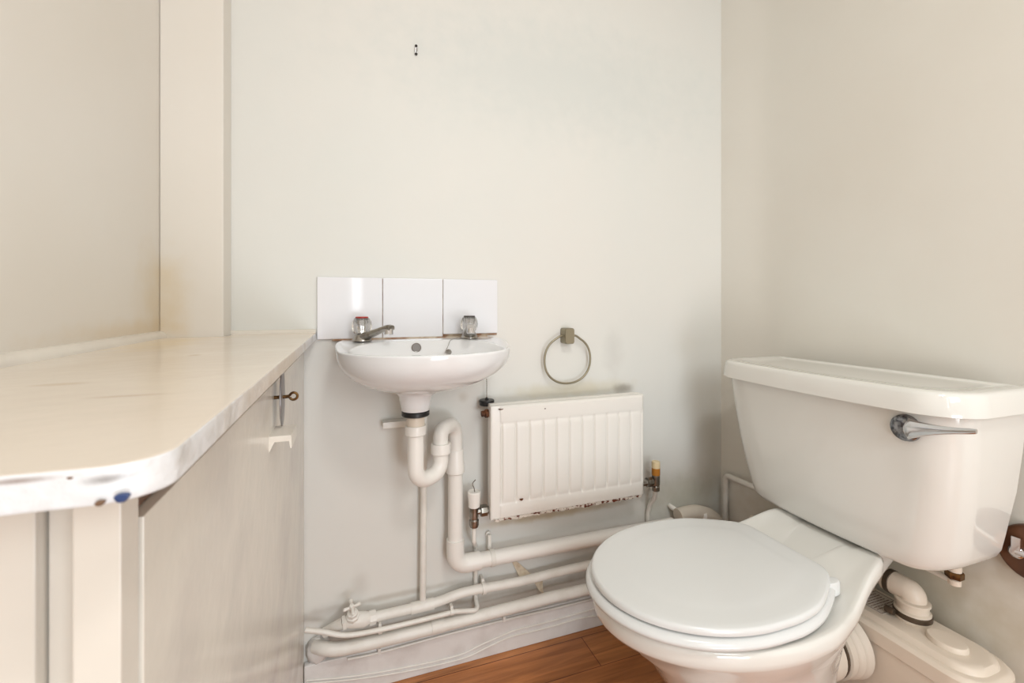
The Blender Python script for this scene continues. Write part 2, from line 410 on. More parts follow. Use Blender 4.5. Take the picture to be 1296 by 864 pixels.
# cistern body: bowed front, tapering down to a rounded bottom
def cis_ring(z, hw, xf, xb, rc, bow, ex=None, n=10):
    """plan outline at height z: back straight at xb, front at xf with corner radius rc and bow"""
    pts = []
    def front(v): return xf - bow*(1-(v/hw)**2)
    # going from back-near round the front to back-far
    pts.append((xb, -hw+.004)); pts.append((xb-.01, -hw))
    for k in range(n+1):
        a = PI/2*k/n
        v = -(hw-rc) - rc*math.cos(a); x = xf + rc - rc*math.sin(a)
        pts.append((x, v))
    m = 14
    for k in range(1, m):
        v = -(hw-rc) + 2*(hw-rc)*k/m
        pts.append((xf - bow*(1-(v/(hw-rc))**2), v))
    for k in range(n+1):
        a = PI/2*(1-k/n)
        pts.append((xf + rc - rc*math.sin(a), (hw-rc) + rc*math.cos(a)))
    pts.append((xb-.01, hw)); pts.append((xb, hw-.004))
    return [Vector((x, VC+v, z(v) if callable(z) else z)) for x, v in pts]
bm = NB()
def zbot(z):   # bottom edge is lowest in the middle and sweeps up at the ends
    return lambda v: z + .030*max(0, (abs(v)-.15)/.08)**2.2
R_ = []
for z, hw, xf in ((.4475, .200, 1.010), (.448, .209, .998), (.452, .2165, .990), (.462, .2235, .983), (.485, .2285, .978)):
    R_.append(cis_ring(zbot(z), hw, xf, 1.160, .075, .008))
for z, hw, xf in ((.53, .235, .971), (.60, .244, .963), (.68, .252, .956), (.74, .2565, .951), (.766, .258, .950)):
    k = (z-.485)/.28
    R_.append(cis_ring((lambda zz, kk: (lambda v: zz + .030*max(0, (abs(v)-.15)/.08)**2.2*max(0, 1-kk*2.2)))(z, k), hw, xf, 1.160, .075-.012*k, .010))
loft(bm, R_)
cistern = obj('cistern', bm, M['pan'], toilet, sharp=60)
bm = NB()
LR = []
def lid_ring(z, ins): return cis_ring(z, .2715-ins, .925+ins, 1.162-ins*.3, .085-ins*.5, .010)
for z, ins in ((.762, .010), (.759, .004), (.757, .001), (.758, 0), (.775, .0015), (.790, .004), (.795, .006), (.7985, .010), (.799, .016), (.799, .030), (.7962, .048), (.7950, .065)):
    LR.append(lid_ring(z, ins))
for k_ in (.8, .5, .15): LR.append([Vector((1.045+(p.x-1.045)*k_, VC+(p.y-VC)*(.6+.4*k_), p.z)) for p in LR[11]])
loft(bm, LR)
obj('cistern_lid', bm, M['pan'], toilet, sharp=70)
# flush lever
c = PX(1147, 541, .949)
bm = NB(); lathe(bm, [(.0225, 0), (.0245, .004), (.0235, .009), (.017, .013), (.005, .0145)], c + Vector((.004, 0, 0)), (-1, 0, 0), 28)
lev = obj('flush_lever', bm, M['lever'], toilet)
tip = PX(1236, 546, .922)
bm = NB(); st = c + Vector((-.010, -.002, 0)); en = tip
rings = []
for k in range(13):
    t = k/12; p = st.lerp(en, t); p.x += -.004*math.sin(PI*t)
    hh = .0165*(1-t)**2.2 + .0050; dd = .007*(1-t)+.0028
    if k == 0: hh *= .4; dd *= .4
    if k == 12: hh *= .8
    rings.append([p + Vector((dd*math.cos(a), 0, hh*math.sin(a))) for a in [2*PI*j/16 for j in range(16)]])
loft(bm, rings); obj('lever_arm', bm, M['chrome'], lev)
# seat ring, lid, hinge
seat_c = [(.30, .110), (.345, .138), (.41, .168), (.47, .1815), (.52, .1825)]
bm = NB()
def so(ub, uf, ins, z): return ring(outline(ub, uf, seat_c, .52, rb=.02, inset=ins), z)
def inner(z, s): return ring([(.375+(.26)*(.5+.5*math.cos(a)), .105*s*math.sin(a)) for a in [0]], z)
n_o = len(outline(.30, .74, seat_c, .52))
def hole(k, z):
    o = outline(.30, .74, seat_c, .52, rb=.02); cx = .53
    out = []
    for u, v in o:
        a = math.atan2(v/.105, (u-cx)/.135); out.append((cx+.135*math.cos(a)*k, .105*math.sin(a)*k))
    return ring(out, z)
S = [hole(1.0, .404), so(.300, .754, .006, .404), so(.300, .756, 0, .409), so(.300, .756, 0, .415), so(.300, .755, .005, .421), so(.300, .754, .014, .4235), hole(1.0, .4235), hole(.97, .414), hole(1.0, .404)]
loft(bm, S, False, False)
obj('seat', bm, M['seat'], toilet, sharp=60)
bm = NB()
lidc = [(.300, .098), (.345, .130), (.41, .163), (.47, .1755), (.52, .1765)]
def lo(k, z): return ring([(.50+(u-.50)*k, v*k) for u, v in outline(.300, .745, lidc, .52, rb=.02)], z)
loft(bm, [lo(.96, .4255), lo(.99, .4260), lo(1, .4272), lo(1, .4325), lo(.993, .4362), lo(.975, .4382), lo(.92, .4392), lo(.80, .4398), lo(.74, .4408), lo(.66, .4422), lo(.4, .4428), lo(.05, .443)])
obj('seat_lid', bm, M['seat'], toilet, sharp=60)
for s in (-1, 1):
    bm = NB()
    o = Vector((XW-.318, VC+s*.112, .4035))
    loft(bm, [[o + Vector((.022*math.cos(a)*k, .011*math.sin(a)*k, z)) for a in [2*PI*j/20 for j in range(20)]] for k, z in ((1, 0), (1, .020), (.85, .024), (.5, .025))])
    obj('hinge', bm, M['seat'], toilet)
# fill valve shank under the cistern
bm = NB(); p = PX(1208, 722, 1.11)
lathe(bm, [(.011, .02), (.011, -.006), (.008, -.006), (.008, -.016), (.010, -.016), (.010, -.026), (.007, -.028)], (p.x, p.y, p.z), (0, 0, 1), 16)
fv = obj('fill_valve_tail', bm, M['cream_plastic'], toilet)
bm = NB(); lathe(bm, [(.014, 0), (.0145, .003), (.0145, .011), (.013, .013)], (p.x, p.y, p.z-.013), (0, 0, 1), 6); obj('back_nut', bm, M['brass'], fv)
bm = NB(); q = PX(1188, 728, 1.13); tube(bm, fillet([q+Vector((0, .05, .03)), q+Vector((0, .03, .005)), (p.x, p.y+.004, p.z-.021)], .02), .006); obj('supply_tail', bm, M['pipe'], fv)

# ------------------------------------------------------------------ macerator pump behind the toilet
pump = thing('macerator_pump', 'cream plastic macerator box on the floor behind the toilet', 'macerator', (1.10, .70, 0))
def rbox(x0, x1, y0, y1, r, n=8):
    out = []
    for cx, cy, a0 in ((x1-r, y1-r, 0), (x0+r, y1-r, PI/2), (x0+r, y0+r, PI), (x1-r, y0+r, 1.5*PI)):
        for k in range(n+1):
            a = a0 + PI/2*k/n; out.append((cx+r*math.cos(a), cy+r*math.sin(a)))
    return out
def rb_ring(ins, z, r=.05): return [Vector((x, y, z)) for x, y in rbox(1.035+ins, 1.172-ins, .466+ins, .965-ins, r-ins*.6)]
bm = NB(); loft(bm, [rb_ring(.004, .0), rb_ring(0, .006), rb_ring(0, .232), rb_ring(.001, .236)])
obj('tank', bm, M['cream_plastic'], pump)
bm = NB(); loft(bm, [rb_ring(.003, .2362), rb_ring(-.003, .239), rb_ring(-.003, .266), rb_ring(.002, .272), rb_ring(.006, .2735), rb_ring(.013, .2737), rb_ring(.015, .280), rb_ring(.019, .2845), rb_ring(.028, .286)])
plid = obj('pump_lid', bm, M['cream_plastic'], pump)
cc = Vector((1.096, .544, .2862)); bm = NB()
loft(bm, [[cc + Vector((.026*k*math.cos(a), .032*k*math.sin(a), z)) for a in [2*PI*j/32 for j in range(32)]] for k, z in ((1, 0), (1, .006), (.93, .0095), (.7, .011))])
obj('access_cap', bm, M['cream_plastic'], pump)
# discharge elbow and hose
eb_ = Vector((1.115, .612, .286))
bm = NB(); lathe(bm, [(.030, 0), (.031, .003), (.031, .020), (.027, .022), (.027, .034), (.030, .036), (.030, .040), (.0255, .042)], eb_, (0, 0, 1), 28); elb = obj('outlet_collar', bm, M['cream_plastic'], pump)
bm = NB(); lathe(bm, [(.0315, 0), (.0325, .001), (.0325, .010), (.0315, .011)], eb_ + Vector((0, 0, .006)), (0, 0, 1), 28); obj('hose_clip', bm, M['band'], elb)
bm = NB(); lathe(bm, [(.006, 0), (.007, .002), (.007, .016), (.005, .018)], eb_+Vector((-.034, .014, .011)), (0, 1, 0), 8); obj('clip_screw', bm, M['band'], elb)
bm = NB(); tube(bm, fillet([eb_+Vector((0, 0, .038)), eb_+Vector((0, 0, .055)), eb_+Vector((0, .050, .056))], .024, 9), .0235, 20); elbow_o = obj('outlet_elbow', bm, M['cream_plastic'], pump)
bm = NB(); lathe(bm, [(.0238, 0), (.0248, .001), (.0248, .010), (.0238, .011)], eb_+Vector((0, .034, .0555)), (0, 1, .02), 24); obj('hose_clip', bm, M['band'], elbow_o)
bm = NB(); tube(bm, smooth([eb_+Vector((0, .044, .0558)), eb_+Vector((.004, .11, .054)), eb_+Vector((.014, .2, .046)), eb_+Vector((.020, .32, .030)), eb_+Vector((.020, .42, .010))], 5), .0175, 16); obj('discharge_hose', bm, M['cream_plastic'], pump)
# warning sticker with its printed lines
x0, x1, y0, y1, zs = 1.066, 1.142, .640, .700, .2864
bm = NB(); box(bm, (x0, y0, zs), (x1, y1, zs+.0006)); stk = obj('warning_sticker', bm, M['sticker'], plid)
bm = NB(); z = zs+.0007; t = .0011
for a, b in (((x0+.002, y0+.002), (x1-.002, y0+.002+t)), ((x0+.002, y1-.002-t), (x1-.002, y1-.002)), ((x0+.002, y0+.002+t), (x0+.002+t, y1-.002-t)), ((x1-.002-t, y0+.002+t), (x1-.002, y1-.002-t))):
    box(bm, (a[0], a[1], z), (b[0], b[1], z+.0003))
random.seed(3)
for k in range(7):
    yy = y1 - .008 - k*.0062; xx = x0+.007
    while xx < x1-.014:
        w = random.uniform(.004, .011); box(bm, (xx, yy-.0018, z), (min(xx+w, x1-.006), yy, z+.0003)); xx += w+.0018
obj('printed_text', bm, M['print'], stk)
# ribbed rubber connector from the pan outlet
bm = NB()
pr = [(.040, 0), (.052, .004), (.054, .012), (.054, .030), (.050, .033), (.050, .040), (.057, .043), (.057, .058), (.053, .060), (.059, .064), (.061, .074), (.057, .077), (.062, .081), (.065, .093), (.060, .096)]
pr = [(.044, -.002)] + [(r*1.12, h) for r, h in pr]
lathe(bm, pr, (.930, .700, .205), (1, 0, 0), 36)
pc = obj('pan_connector', bm, M['rubber'], pump, sharp=50)
bm = NB(); lathe(bm, [(.0560, 0), (.0600, .001), (.0600, .006), (.0560, .007)], (.963, .700, .205), (1, 0, 0), 36, False, False); obj('hose_clip', bm, M['band'], pc)

# ------------------------------------------------------------------ worktop and cupboard (left)
top_poly = []
def arc(cx, cy, r, a0, a1, n=10): return [(cx+r*math.cos(a0+(a1-a0)*k/n), cy+r*math.sin(a0+(a1-a0)*k/n)) for k in range(n+1)]
top_poly = [(XL+.001, .250)] + arc(-.080-.024, .242+.024, .024, -PI/2, 0, 12) + [(-.080, YB-.001), (-.2565, YB-.001), (-.2565, 1.112), (XL+.001, 1.112)]
bm = NB(); prism(bm, top_poly, .8625, ZT, .0022)
bm.faces.ensure_lookup_table()
for f_ in bm.faces:
    f_.normal_update()
bmesh.ops.recalc_face_normals(bm, faces=bm.faces)
for f_ in bm.faces:
    f_.material_index = 1 if abs(f_.normal.z) < .8 and (f_.calc_center_median().y < .30 or f_.calc_center_median().x > -.09) else 0
stain_shade(M['white_edge'], [((-.08, .60, .871), (.02, .40, .03), (206, 190, 168), .8), ((-.10, .25, .874), (.012, .02, .003), (96, 84, 76), .8),
                        ((-.16, .25, .876), (.012, .02, .003), (100, 90, 90), .8), ((-.130, .24, .877), (.02, .02, .002), (120, 90, 70), .7)])
stain_shade(M['worktop'], [((-.32, .98, ZT), (.10, .25, .03), (232, 206, 160), .6), ((-.24, .50, ZT), (.03, .012, .01), (196, 176, 150), .6), ((-.16, .42, ZT), (.04, .008, .01), (190, 170, 146), .6), ((-.2, .72, ZT), (.012, .02, .01), (200, 182, 160), .6)])
wt = tag(obj('worktop', bm, [M['worktop'], M['white_edge']]), 'cream gloss worktop with chipped rounded front corner running along the left wall', 'worktop')
def chip(px, py, Y, rx, rz, m, name='paint_chip'):
    p = PY(px, py, Y); bm = NB()
    loft(bm, [[p + Vector((rx*k*math.cos(a)*(1+.2*math.sin(3*a)), y, rz*k*math.sin(a)*(1+.15*math.cos(2*a)))) for a in [2*PI*j/14 for j in range(14)]] for k, y in ((1, .0016), (.95, -.0006), (.6, -.0010))])
    return obj(name, bm, m, wt)
chip(154, 630, .2405, .0026, .0022, M['blue_chip']); chip(126, 637, .240, .0016, .0012, M['brown_chip'])
chip(90, 604, .243, .0014, .0008, M['brown_chip'])
cup = thing('cupboard', 'white gloss painted cupboard under the worktop with brass eye and white pull', 'cupboard', (-.24, .72, 0))
bm = NB(); box(bm, (-.125, .299, .008), (-.1067, 1.176, .834), .0012); door = obj('door', bm, M['door'], cup)
bm = NB(); box(bm, (-.127, .275, 0), (-.1075, .2955, .8615), .0015); obj('corner_post', bm, M['gloss'], cup)
bm = NB(); box(bm, (-.150, .323, .835), (-.1135, 1.176, .8615)); box(bm, (-.1265, .297, .835), (-.1135, .323, .8615)); obj('top_rail', bm, M['brown_wood'], cup)
bm = NB(); box(bm, (-.1480, .300, 0), (-.1275, .322, .8615), .001); obj('stile', bm, M['gloss'], cup)
bm = NB(); box(bm, (XL+.002, .292, 0), (-.1488, .308, .8615), .002); obj('end_panel', bm, M['gloss'], cup)
stain_shade(M['door'], [((-.107, .5, .40), (.02, .35, .03), (150, 138, 128), .6), ((-.107, .8, .20), (.02, .4, .05), (150, 138, 128), .6), ((-.107, .45, .47), (.02, .2, .015), (160, 148, 138), .5)])
# eye bolt, oval turn plate and painted pull on the door
yk = .735; ek = PX(347, 503, -.1067); zk = ek.z
bm = NB(); tube(bm, [(-.1068, ek.y, zk), (-.0860, ek.y, zk+.0005)], .0026, 10)
eye = obj('eye_bolt', bm, M['brass'], door)
bm = NB(); rc_ = Vector((-.0810, ek.y, zk+.0005)); tube(bm, [rc_ + Vector((.0052*math.cos(a), 0, .0052*math.sin(a))) for a in [R(170)-R(335)*k/24 for k in range(25)]], .0019, 8); obj('eye_ring', bm, M['brass'], eye)
bm = NB()
oc = Vector((-.0965, ek.y+.003, zk-.001))
loft(bm, [[oc + Vector((dx + .0035*k*math.cos(a)*0, .020*k*math.cos(a), .042*k*math.sin(a))) for a in [2*PI*j/32 for j in range(32)]] for k, dx in ((.9, -.0015), (1, -.0008), (1, .0008), (.9, .0015))])
obj('turn_plate', bm, M['steel'], eye)
bm = NB(); hp = PX(345, 556, -.1067)
sec = [(-.1068, .012), (-.0790, .012), (-.0785, -.006), (-.0805, -.006), (-.0820, .004), (-.1000, .004), (-.1068, -.010)]
loft(bm, [[Vector((x, y, hp.z+z)) for x, z in sec] for y in (hp.y-.030, hp.y+.030)])
obj('pull', bm, M['gloss'], door)

# ------------------------------------------------------------------ wash basin
BX = .165; basin = thing('wash_basin', 'small white ceramic wash basin hung on the back wall below three tiles', 'basin', (BX, 1.05, .705))
NB_ = 72
def bo(a):
    """outer rim outline at angle a (0 = right, -90 = front)"""
    x, y = math.cos(a), math.sin(a)
    if y <= 0:  # front: a fuller-than-ellipse curve
        e = 2.15; r = (abs(x)**e + abs(y)**e)**(-1/e)
        return (.199*x*r, 1.075 + .195*y*r)
    t = math.atan2(y, abs(x)); # back: sides run to the wall
    w = .199; D = YB-.001-1.075
    k = min(w/max(abs(x), 1e-6), D/max(y, 1e-6))
    X, Y = x*k, y*k
    X = max(-1, min(1, X/w))*(w - .012*(Y/D)**1.5)
    return (X, 1.075+Y)
ANG = [2*PI*k/NB_ for k in range(NB_)]
def rimz(y): return .848 + .013*sstep(1.00, 1.10, y)
def outer(s, z, cx=0, cy=1.075, sb=None, rel=True):
    out = []
    for a in ANG:
        x, y = bo(a); s2 = s
        X, Y = x*s, cy + (y-1.075)*s
        if y > 1.075: Y = 1.075*(1) + (y-1.075) * 1 if sb is None else min(y, cy+(y-1.075)*sb)
        out.append(Vector((BX+X+cx, min(Y, YB-.001), (rimz(y) + z) if rel else z)))
    return out
def bowl(kx, ky, z, cy=1.005, rel=False):
    out = []
    for a in ANG:
        x, y = math.cos(a), math.sin(a); e = 2.1; r = (abs(x)**e + abs(y)**e)**(-1/e)
        Y = cy + ky*y*r
        out.append(Vector((BX+kx*x*r, Y, (rimz(Y)+z) if rel else z)))
    return out
bm = NB()
rings = []
# waste horn, then underside out to the rim, over the rim, down into the bowl
HC = Vector((.138, 1.045)); 
def circ(r, z, c=HC): return [Vector((c.x + r*math.cos(a), c.y + r*math.sin(a), z)) for a in ANG]
rings += [circ(.028, .706), circ(.031, .707), circ(.034, .722), circ(.0385, .742)]
for q in (.995, .97, .93, .87, .79, .68, .56, .43, .30, .18, .08):
    sx = (1-q**2.4)**.66*.76 + .24; f = 1-sx; z = .843 - .091*q
    rings.append([Vector((BX + x*sx - .030*f, 1.075 + (y-1.075)*sx - .030*f if y <= 1.075 else 1.075 + (y-1.075)*max(sx, .42)-.030*f, z + (rimz(y)-.848)*max(0, 1-q*1.6))) for x, y in map(bo, ANG)])
rings += [outer(1.003, -.006), outer(1.004, -.003), outer(.999, -.0008), outer(.990, 0), outer(.978, .0003)]
rings += [bowl(.174, .106, -.0005, rel=True), bowl(.170, .102, -.003, rel=True), bowl(.164, .097, -.012, rel=True), bowl(.146, .083, -.032, rel=True), bowl(.110, .060, .802), bowl(.060, .035, .794), bowl(.022, .020, .792)]
for r_ in rings:
    for v in r_:
        if v.y > YB-.001: v.y = YB-.001
loft(bm, rings)
obj('bowl', bm, M['ceramic'], basin, sharp=70)
# overflow hole: chrome ring around a dark hole in the back of the bowl
oh = PY(527, 440, 1.094)
bm = NB(); lathe(bm, [(.0100, 0), (.0114, 0), (.0114, .002), (.0108, .003), (.0100, .003), (.0100, .001)], oh + Vector((0, .002, 0)), (0, -1, .18), 24, False, False)
obj('overflow_ring', bm, M['band'], basin)
bm = NB(); lathe(bm, [(.0102, 0), (.0102, .0022)], oh + Vector((0, .002, 0)), (0, -1, .18), 24); obj('overflow_hole', bm, M['grey'], basin)

# taps
def make_tap(px, py, ang, disc, label, red):
    b = PY(px, py, 1.132); b.z = .8612
    t = thing('basin_tap', label, 'tap', b, 'basin taps')
    bm = NB(); lathe(bm, [(.0225, 0), (.0225, .002), (.021, .004), (.019, .008), (.0165, .013), (.0150, .0155), (.011, .0165)], b, (0, 0, 1), 24); body = obj('body', bm, M['dull_chrome'], t)
    d = Vector((math.sin(ang), -math.cos(ang), 0)); s = Vector((d.y, -d.x, 0)); bm = NB(); rings = []
    for k, (l, z, w, h) in enumerate(((-.006, .009, .012, .007), (.010, .011, .0155, .0095), (.03, .0165, .0135, .0085), (.055, .025, .0115, .0072), (.078, .0325, .0105, .0066), (.088, .034, .0105, .0068), (.094, .033, .0098, .006))):
        p = b + d*l + Vector((0, 0, z))
        rings.append([p + s*(w*math.copysign(abs(math.cos(a))**.7, math.cos(a))) + Vector((0, 0, h*math.copysign(abs(math.sin(a))**.7, math.sin(a)))) for a in [2*PI*j/20 for j in range(20)]])
    loft(bm, rings); sp = obj('spout', bm, M['dull_chrome'], t)
    bm = NB(); lathe(bm, [(.0095, 0), (.010, -.012), (.0085, -.014), (.006, -.0135)], b + d*.086 + Vector((0, 0, .031)), (0, 0, 1), 18); obj('spout_tip', bm, M['chrome'], sp)
    bm = NB(); kp = []
    for r, h in ((.012, .0168), (.0180, .019), (.0220, .027), (.0230, .036), (.0215, .046), (.0175, .0535), (.013, .0545)): kp.append((r, h))
    lathe(bm, kp, b, (0, 0, 1), 8); kn = obj('handle', bm, M['acrylic'], t, sharp=10)
    bm = NB(); lathe(bm, [(.0105, .0172), (.0105, .039), (.0125, .043), (.0125, .052)], b, (0, 0, 1), 14); obj('handle_core', bm, M['chrome'], kn)
    bm = NB(); lathe(bm, [(.0150, .0546), (.0150, .0570), (.013, .0578)], b, (0, 0, 1), 20); obj('indicator_disc', bm, M[disc], kn)
    return t
make_tap(458, 433, R(42), 'red', 'chrome basin tap with clear knob and red disc, left of basin', True)
tap_r = make_tap(594, 432, R(-12), 'blue_mark', 'chrome basin tap with clear knob and dark disc, right of basin', False)
# plug stay chain lying in the basin and the plug hung beside it
def chain(bm, pts, r=.0013):
    pts = [Vector(p) for p in pts]
    acc = 0; out = [pts[0]]
    for a, b in zip(pts, pts[1:]):
        L_ = (b-a).length; n = max(1, int(L_/.0032))
        for k in range(n): 
            p = a.lerp(b, (k+.5)/n)
            bmesh.ops.create_icosphere(bm, subdivisions=1, radius=r, matrix=Matrix.Translation(p))
    tube(bm, pts, r*.4, 6)
bm = NB()
a0 = PY(583, 434, 1.125); a0.z = .8625; a1 = PY(571, 434, 1.10); a1.z = .861
a2 = PY(567, 438, 1.079); a3 = PY(563, 446, 1.07)
chain(bm, smooth([a0, a1, a2, a3], 5), .0012)
lathe(bm, [(.002, 0), (.0065, .001), (.0075, .007), (.003, .011)], PY(567, 446, 1.072) + Vector((0, 0, -.003)), (.3, -.2, 1), 12)
tag(obj('plug_stay', bm, M['dull_chrome']), 'short dark wire and stay lying inside the basin below right tap', 'plug stay')
pl = PY(616, 507, 1.157)
plug = thing('basin_plug', 'black rubber basin plug hanging on a bead chain above radiator corner', 'plug', pl)
bm = NB(); lathe(bm, [(.0180, -.0115), (.0195, -.0105), (.0203, -.001), (.0203, .001), (.0192, .003), (.006, .0035), (.004, .006), (.003, .009)], pl, (0, 0, 1), 24); obj('stopper', bm, M['black'], plug)
bm = NB(); chain(bm, [pl + Vector((0, 0, .008)), pl + Vector((0, 0, .05)), PY(615.5, 474, 1.157)], .0013); obj('bead_chain', bm, M['brass'], plug)

# splashback tiles
sb = thing('splashback', 'row of three white glazed tiles on the back wall above basin', 'splashback', (.149, YB, .862))
edges = [(401, 484), (484, 560), (560, 629)]
for i, (a, b) in enumerate(edges):
    xa, xb = PY(a, 400, YB).x, PY(b, 400, YB).x
    bm = NB(); box(bm, (xa+.0008, YB-.0075, .8635 + (.006 if i == 2 else 0)), (xb-.0008, YB-.0005, 1.0145), .0018, 3); obj('tile', bm, M['tile'], sb)
xa, xb = PY(401, 400, YB).x, PY(629, 400, YB).x
bm = NB(); box(bm, (xa+.002, YB-.0035, .8645), (xb-.002, YB-.0002, 1.0125)); obj('grout', bm, M['grout'], sb)
bm = NB(); box(bm, (xa+.035, YB-.012, .8595), (xb-.03, YB-.0005, .8640), .0015)
obj('sealant', bm, M['grout'], sb)

# ------------------------------------------------------------------ waste trap and pipe
wp = thing('waste_pipe', 'white plastic swan-neck waste trap and pipe from the basin along back wall', 'waste pipe', (.25, 1.15, .28))
A = Vector((.138, 1.045)); B = Vector((.203, 1.084)); Cc = Vector((.2515, 1.140))
def v3(p, z): return Vector((p.x, p.y, z))
bm = NB(); lathe(bm, [(.0290, .694), (.0315, .696), (.0315, .7045), (.029, .7055)], (A.x, A.y, 0), (0, 0, 1), 24); obj('gasket', bm, M['black'], wp)
bm = NB(); lathe(bm, [(.0205, .672), (.0205, .6935)], (A.x, A.y, 0), (0, 0, 1), 24); obj('waste_tail', bm, M['cream_plastic'], wp)
def nutp(r, z0, z1): return [(r*.9, z0), (r, z0+.002), (r, z1-.003), (r*.96, z1)]
bm = NB(); lathe(bm, nutp(.0235, .650, .672), (A.x, A.y, 0), (0, 0, 1), 28); obj('compression_nut', bm, M['plastic'], wp)
bm = NB(); tube(bm, fillet([v3(A, .652), v3(A, .536), v3(B, .545), v3(B, .600)], .042, 10), .0185, 22); obj('trap_bend', bm, M['plastic'], wp)
bm = NB(); lathe(bm, nutp(.0240, .588, .613), (B.x, B.y, 0), (0, 0, 1), 28); obj('compression_nut', bm, M['plastic'], wp)
bm = NB(); tube(bm, fillet([v3(B, .606), v3(B, .645), v3(Cc, .645), v3(Cc, .575)], .040, 10), .0180, 22); obj('swan_neck', bm, M['plastic'], wp)
bm = NB(); lathe(bm, [(.0215, .515), (.0240, .518), (.0240, .534), (.0220, .540), (.0205, .572), (.0190, .575)], (Cc.x, Cc.y, 0), (0, 0, 1), 28); obj('coupler', bm, M['plastic'], wp)
zc = .278
bm = NB(); tube(bm, [v3(Cc, .520), v3(Cc, .335)], .0190, 22); obj('downpipe', bm, M['plastic'], wp)
bm = NB(); path = fillet([v3(Cc, .345), v3(Cc, zc), (Cc.x+.065, Cc.y, zc)], .03, 9)
tube(bm, path, .0228, 22); obj('elbow', bm, M['plastic'], wp)
bm = NB(); tube(bm, [(Cc.x+.058, Cc.y, zc), (.93, Cc.y, zc-.006)], .0190, 22); obj('horizontal_run', bm, M['plastic'], wp)
bm = NB(); cx_ = PY(621, 700, 1.152).x
tube(bm, [(cx_-.006, Cc.y, zc), (cx_+.006, Cc.y, zc)], .0212, 22); box(bm, (cx_-.005, 1.160, zc+.012), (cx_+.005, 1.179, zc+.050), .002)
lathe(bm, [(.008, 0), (.008, .006), (.005, .008)], (cx_, 1.178, zc+.046), (0, -1, 0), 14); obj('pipe_clip', bm, M['pipe'], wp)
# painted bar projecting from the wall beside the waste tail
p0, p1 = PY(484, 537, 1.165), PY(522, 536, 1.165)
bm = NB(); box(bm, (p0.x, 1.150, p0.z-.008), (p1.x+.02, 1.179, p0.z+.008), .002)
tag(obj('support_bar', bm, M['pipe']), 'short painted horizontal bar fixed to wall left of basin waste', 'bar')

# ------------------------------------------------------------------ painted water and heating pipes on the back wall
def pw(px, py, Y=1.150): return PY(px, py, Y)
def lift(a, b, n): return [a.lerp(b, k/n) for k in range(n+1)]
# cold water pipe with riser and stopcock
cw = thing('water_pipe', 'painted cold water pipe with stopcock and thin riser to the basin', 'water pipe', (.2, 1.152, .15))
zs_ = .184
X1 = PY(935, 700, 1.152).x
bm = NB(); tube(bm, smooth([pw(472, 781, 1.150), pw(532, 767, 1.152), pw(556, 760.5, 1.153), pw(580, 751.5, 1.152), pw(602, 746, 1.152), pw(660, 735, 1.152), pw(735, 717, 1.152), Vector((X1-.1, 1.152, .190))], 5), .0118, 16); obj('run', bm, M['pipe'], cw)
bm = NB(); tube(bm, [pw(535, 764, 1.155), Vector((pw(537, 604, 1.155).x, 1.155, .60)), Vector((pw(537, 604, 1.155).x, 1.155, .74))], .0082, 14); obj('riser', bm, M['pipe'], cw)
bm = NB(); q0, q1 = pw(520, 770, 1.152), pw(549, 763, 1.152); tube(bm, [q0, q1], .0140, 16); obj('tee_fitting', bm, M['pipe'], cw)
bm = NB(); q = pw(612, 744, 1.152); tube(bm, [q+Vector((-.005, 0, 0)), q+Vector((.005, 0, 0))], .0150, 16); box(bm, q+Vector((-.004, .005, -.004)), q+Vector((.004, .0275, .022)), .001); obj('pipe_clip', bm, M['pipe'], cw)
# stopcock body
sc = pw(447, 784, 1.140)
bm = NB(); tube(bm, [pw(411, 800, 1.165), pw(430, 790, 1.148), pw(436, 787, 1.143)], [.012, .0125, .0125], 14)
tube(bm, [pw(434, 788, 1.142), pw(438, 786.5, 1.142)], .0165, 6)
tube(bm, [pw(438, 787, 1.141), sc + Vector((-.002, 0, 0)), pw(460, 783.5, 1.143), pw(468, 781.5, 1.148)], [.013, .0175, .0175, .0135], 16)
stc = obj('stopcock', bm, M['pipe'], cw)
bm = NB(); tube(bm, [pw(467, 782, 1.148), pw(475, 780, 1.150)], .0165, 8); obj('union_nut', bm, M['pipe'], stc)
hx = Vector((-.06, -.42, .9)).normalized(); bm = NB(); lathe(bm, [(.015, 0), (.0155, .010), (.012, .012), (.0125, .020), (.010, .022), (.0055, .024), (.0055, .040)], sc + hx*.008, hx, 8); bon = obj('bonnet', bm, M['pipe'], stc)
hc = sc + hx*.049; bm = NB(); sd = Vector((.93, 0.1, .15)).normalized(); sd2 = hx.cross(sd).normalized()
for d_ in (sd, sd2):
    tube(bm, [hc - d_*.020, hc - d_*.017, hc - d_*.004, hc + d_*.004, hc + d_*.017, hc + d_*.020], [.002, .0042, .003, .003, .0042, .002], 10)
lathe(bm, [(.006, -.006), (.0065, 0), (.005, .006), (.001, .007)], hc, hx, 12)
obj('tap_handle', bm, M['pipe'], bon)
